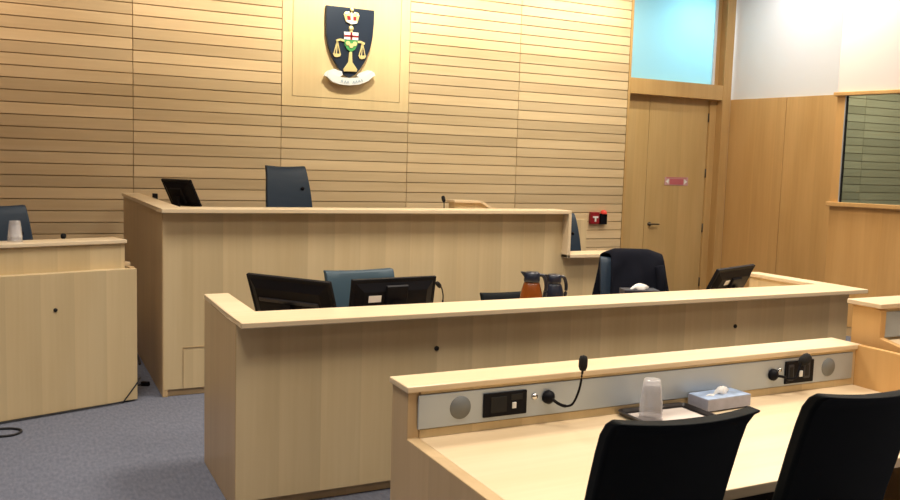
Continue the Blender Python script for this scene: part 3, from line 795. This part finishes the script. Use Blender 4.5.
def cup_mesh(par_label, loc, group):
    t = MB(); h = .104
    t.lathe([(.0435, .0), (.0445, .003), (.0425, .006), (.0320, h-.002), (.0300, h), (.001, h)], 24, caps=False)
    o = t.build('cup', M['cup'], solid=.0012)
    o.location = loc; tag(o, par_label, 'cup', group)
    return o
base = (2.104, 2.488, .7225)
c0 = cup_mesh('lowest of the upside-down clear cups stacked on tray', base, 'clear cups stacked on the tray')
for k, lab in enumerate(('second lowest of the upside-down clear cups stacked on tray', 'third from bottom of the upside-down clear cups on tray', 'topmost of the upside-down clear cups stacked on tray')):
    c = c0.copy(); COL.objects.link(c); c.location = (base[0], base[1], base[2]+.0165*(k+1)); c['label'] = lab
b2 = wloc(-.703, .185, 1.102)
c = c0.copy(); COL.objects.link(c); c.location = b2; c['label'] = 'lower upside-down clear cup on the witness box counter'; c['group'] = 'clear cups on the witness box'
c = c0.copy(); COL.objects.link(c); c.location = (b2[0], b2[1], b2[2]+.028); c['label'] = 'upper upside-down clear cup on the witness box counter'; c['group'] = 'clear cups on the witness box'

# cord along the foot of the witness box
cb = thing('power_cord', 'black cord lying along the foot of the witness box', 'cord', (.2, 5.9, 0))
o = (.2, 5.9, 0)
m = MB(o)
m.tube([(-.166, 5.50, .008), (-.10, 5.505, .008), (-.055, 5.555, .008), (-.075, 5.62, .008), (-.17, 5.66, .008), (-.40, 5.66, .008)], .007, 8)
m.build('cord_loop', M['cable'], cb)
m = MB(o)
m.tube([wloc(-1.2, -.015, .008), wloc(-.8, -.014, .009), wloc(-.4, -.013, .009), wloc(-.13, -.014, .014), wloc(-.09, -.014, .03), wloc(.012, -.014, .155), wloc(.03, .1, .10), wloc(.09, .30, .02), (.74, 6.45, .012)], .005, 8)
m.build('cord_run', M['cable'], cb)
m = MB(o); m.hull8([(.715, 6.44, .0), (.765, 6.40, .0), (.785, 6.43, .0), (.735, 6.47, .0)], [(.72, 6.44, .03), (.76, 6.41, .03), (.78, 6.43, .03), (.735, 6.465, .03)]); m.build('plug', M['black'], cb, bevel=.004)
tag(MB((.79, 7.3, 0)).tube([(.797, 7.6, .010), (.80, 7.4, .010), (.795, 7.2, .010), (.785, 7.1, .010)], .010, 8).build('cable', M['cable']), 'black cable on carpet along the bench end panel', 'cable')

# ------------------------------------------------------------------ lights
def area(name, loc, size, power, col=(1, 1, 1), rot=(0, 0, 0), sy=None, spread=None):
    l = bpy.data.lights.new(name, 'AREA'); l.energy = power; l.color = col; l.size = size
    if sy: l.shape = 'RECTANGLE'; l.size_y = sy
    if spread: l.spread = R(spread)
    o = bpy.data.objects.new(name, l); COL.objects.link(o); o.location = loc; o.rotation_euler = rot
    return o
def spot(name, loc, target, power, ang, blend, col=(1, 1, 1), r=.06):
    l = bpy.data.lights.new(name, 'SPOT'); l.energy = power; l.color = col; l.spot_size = R(ang); l.spot_blend = blend; l.shadow_soft_size = r
    o = bpy.data.objects.new(name, l); COL.objects.link(o); o.location = loc
    o.rotation_euler = (Vector(target)-Vector(loc)).to_track_quat('-Z', 'Y').to_euler()
    return o
WARM = (1, .915, .795)
for x, y, p in ((.0, 1.6, 39), (2.6, 2.1, 43), (5.2, 2.4, 46), (0.2, 4.6, 42), (2.8, 4.7, 72), (5.4, 4.8, 62), (-2.6, 2.5, 24), (2.6, -1.5, 40), (5.5, -1.0, 40)):
    area('ceiling lamp', (x, y, CEIL-.03), .9, p, (1, .86, .68) if x > 4 else (1, .895, .75) if x > 2 else WARM, sy=.9, spread=130)
area('ceiling lamp', (7.0, 6.4, CEIL-.03), .7, 82, (1, .88, .68), sy=.7)  # added fill light, brightens the door and the right-hand panelling
for x, p, c in ((-.6, 135, (1, .80, .60)), (1.5, 160, (1, .87, .67)), (3.1, 260, (1, .94, .74)), (4.6, 210, (1, .94, .74)), (6.2, 190, (1, .94, .74))):
    spot('wall washer', (x, 7.75, CEIL-.05), (x, 8.9, 3.3), p, 105, 1.0, c)
spot('wall spot', (8.05, 7.70, CEIL-.05), (8.78, 7.75, 3.7), 68, 150, 1.0, (1, .98, .97), r=.2)
area('booth lamp', (10.6, 7.0, CEIL-.05), .9, 88, (.88, .96, 1))
spot('wall spot', (6.6, 5.0, CEIL-.05), (7.9, 5.5, 3.0), 48, 120, 1.0, (1, .91, .90), r=.1)
area('corridor lamp', (8.0, 9.7, CEIL-.15), .5, 48, (.85, .97, 1), sy=.3)
w = bpy.data.worlds.new('World'); scene.world = w; w.use_nodes = True
w.node_tree.nodes['Background'].inputs[0].default_value = (.8, .75, .68, 1)
w.node_tree.nodes['Background'].inputs[1].default_value = .05

# ------------------------------------------------------------------ camera
cam = bpy.data.cameras.new('camera'); co = bpy.data.objects.new('camera', cam); COL.objects.link(co)
cam.sensor_width = 36; cam.sensor_fit = 'HORIZONTAL'; cam.lens = 36*854.586/900
yaw, pit, rol = R(26.40573), R(5.54007), R(-1.69543)
fwd = Vector((math.sin(yaw)*math.cos(pit), math.cos(yaw)*math.cos(pit), -math.sin(pit)))
rgt = Vector((math.cos(yaw), -math.sin(yaw), 0)); dwn = fwd.cross(rgt)
r_ = math.cos(rol)*rgt + math.sin(rol)*dwn; d_ = -math.sin(rol)*rgt + math.cos(rol)*dwn
mt = Matrix((r_, -d_, -fwd)).transposed().to_4x4(); mt.translation = (0, 0, 1.65)
co.matrix_world = mt
cam.clip_start = .05
scene.camera = co
vs = scene.view_settings
vs.view_transform = 'Standard'; vs.look = 'None'; vs.gamma = 1; vs.use_curve_mapping = False; vs.exposure = 0
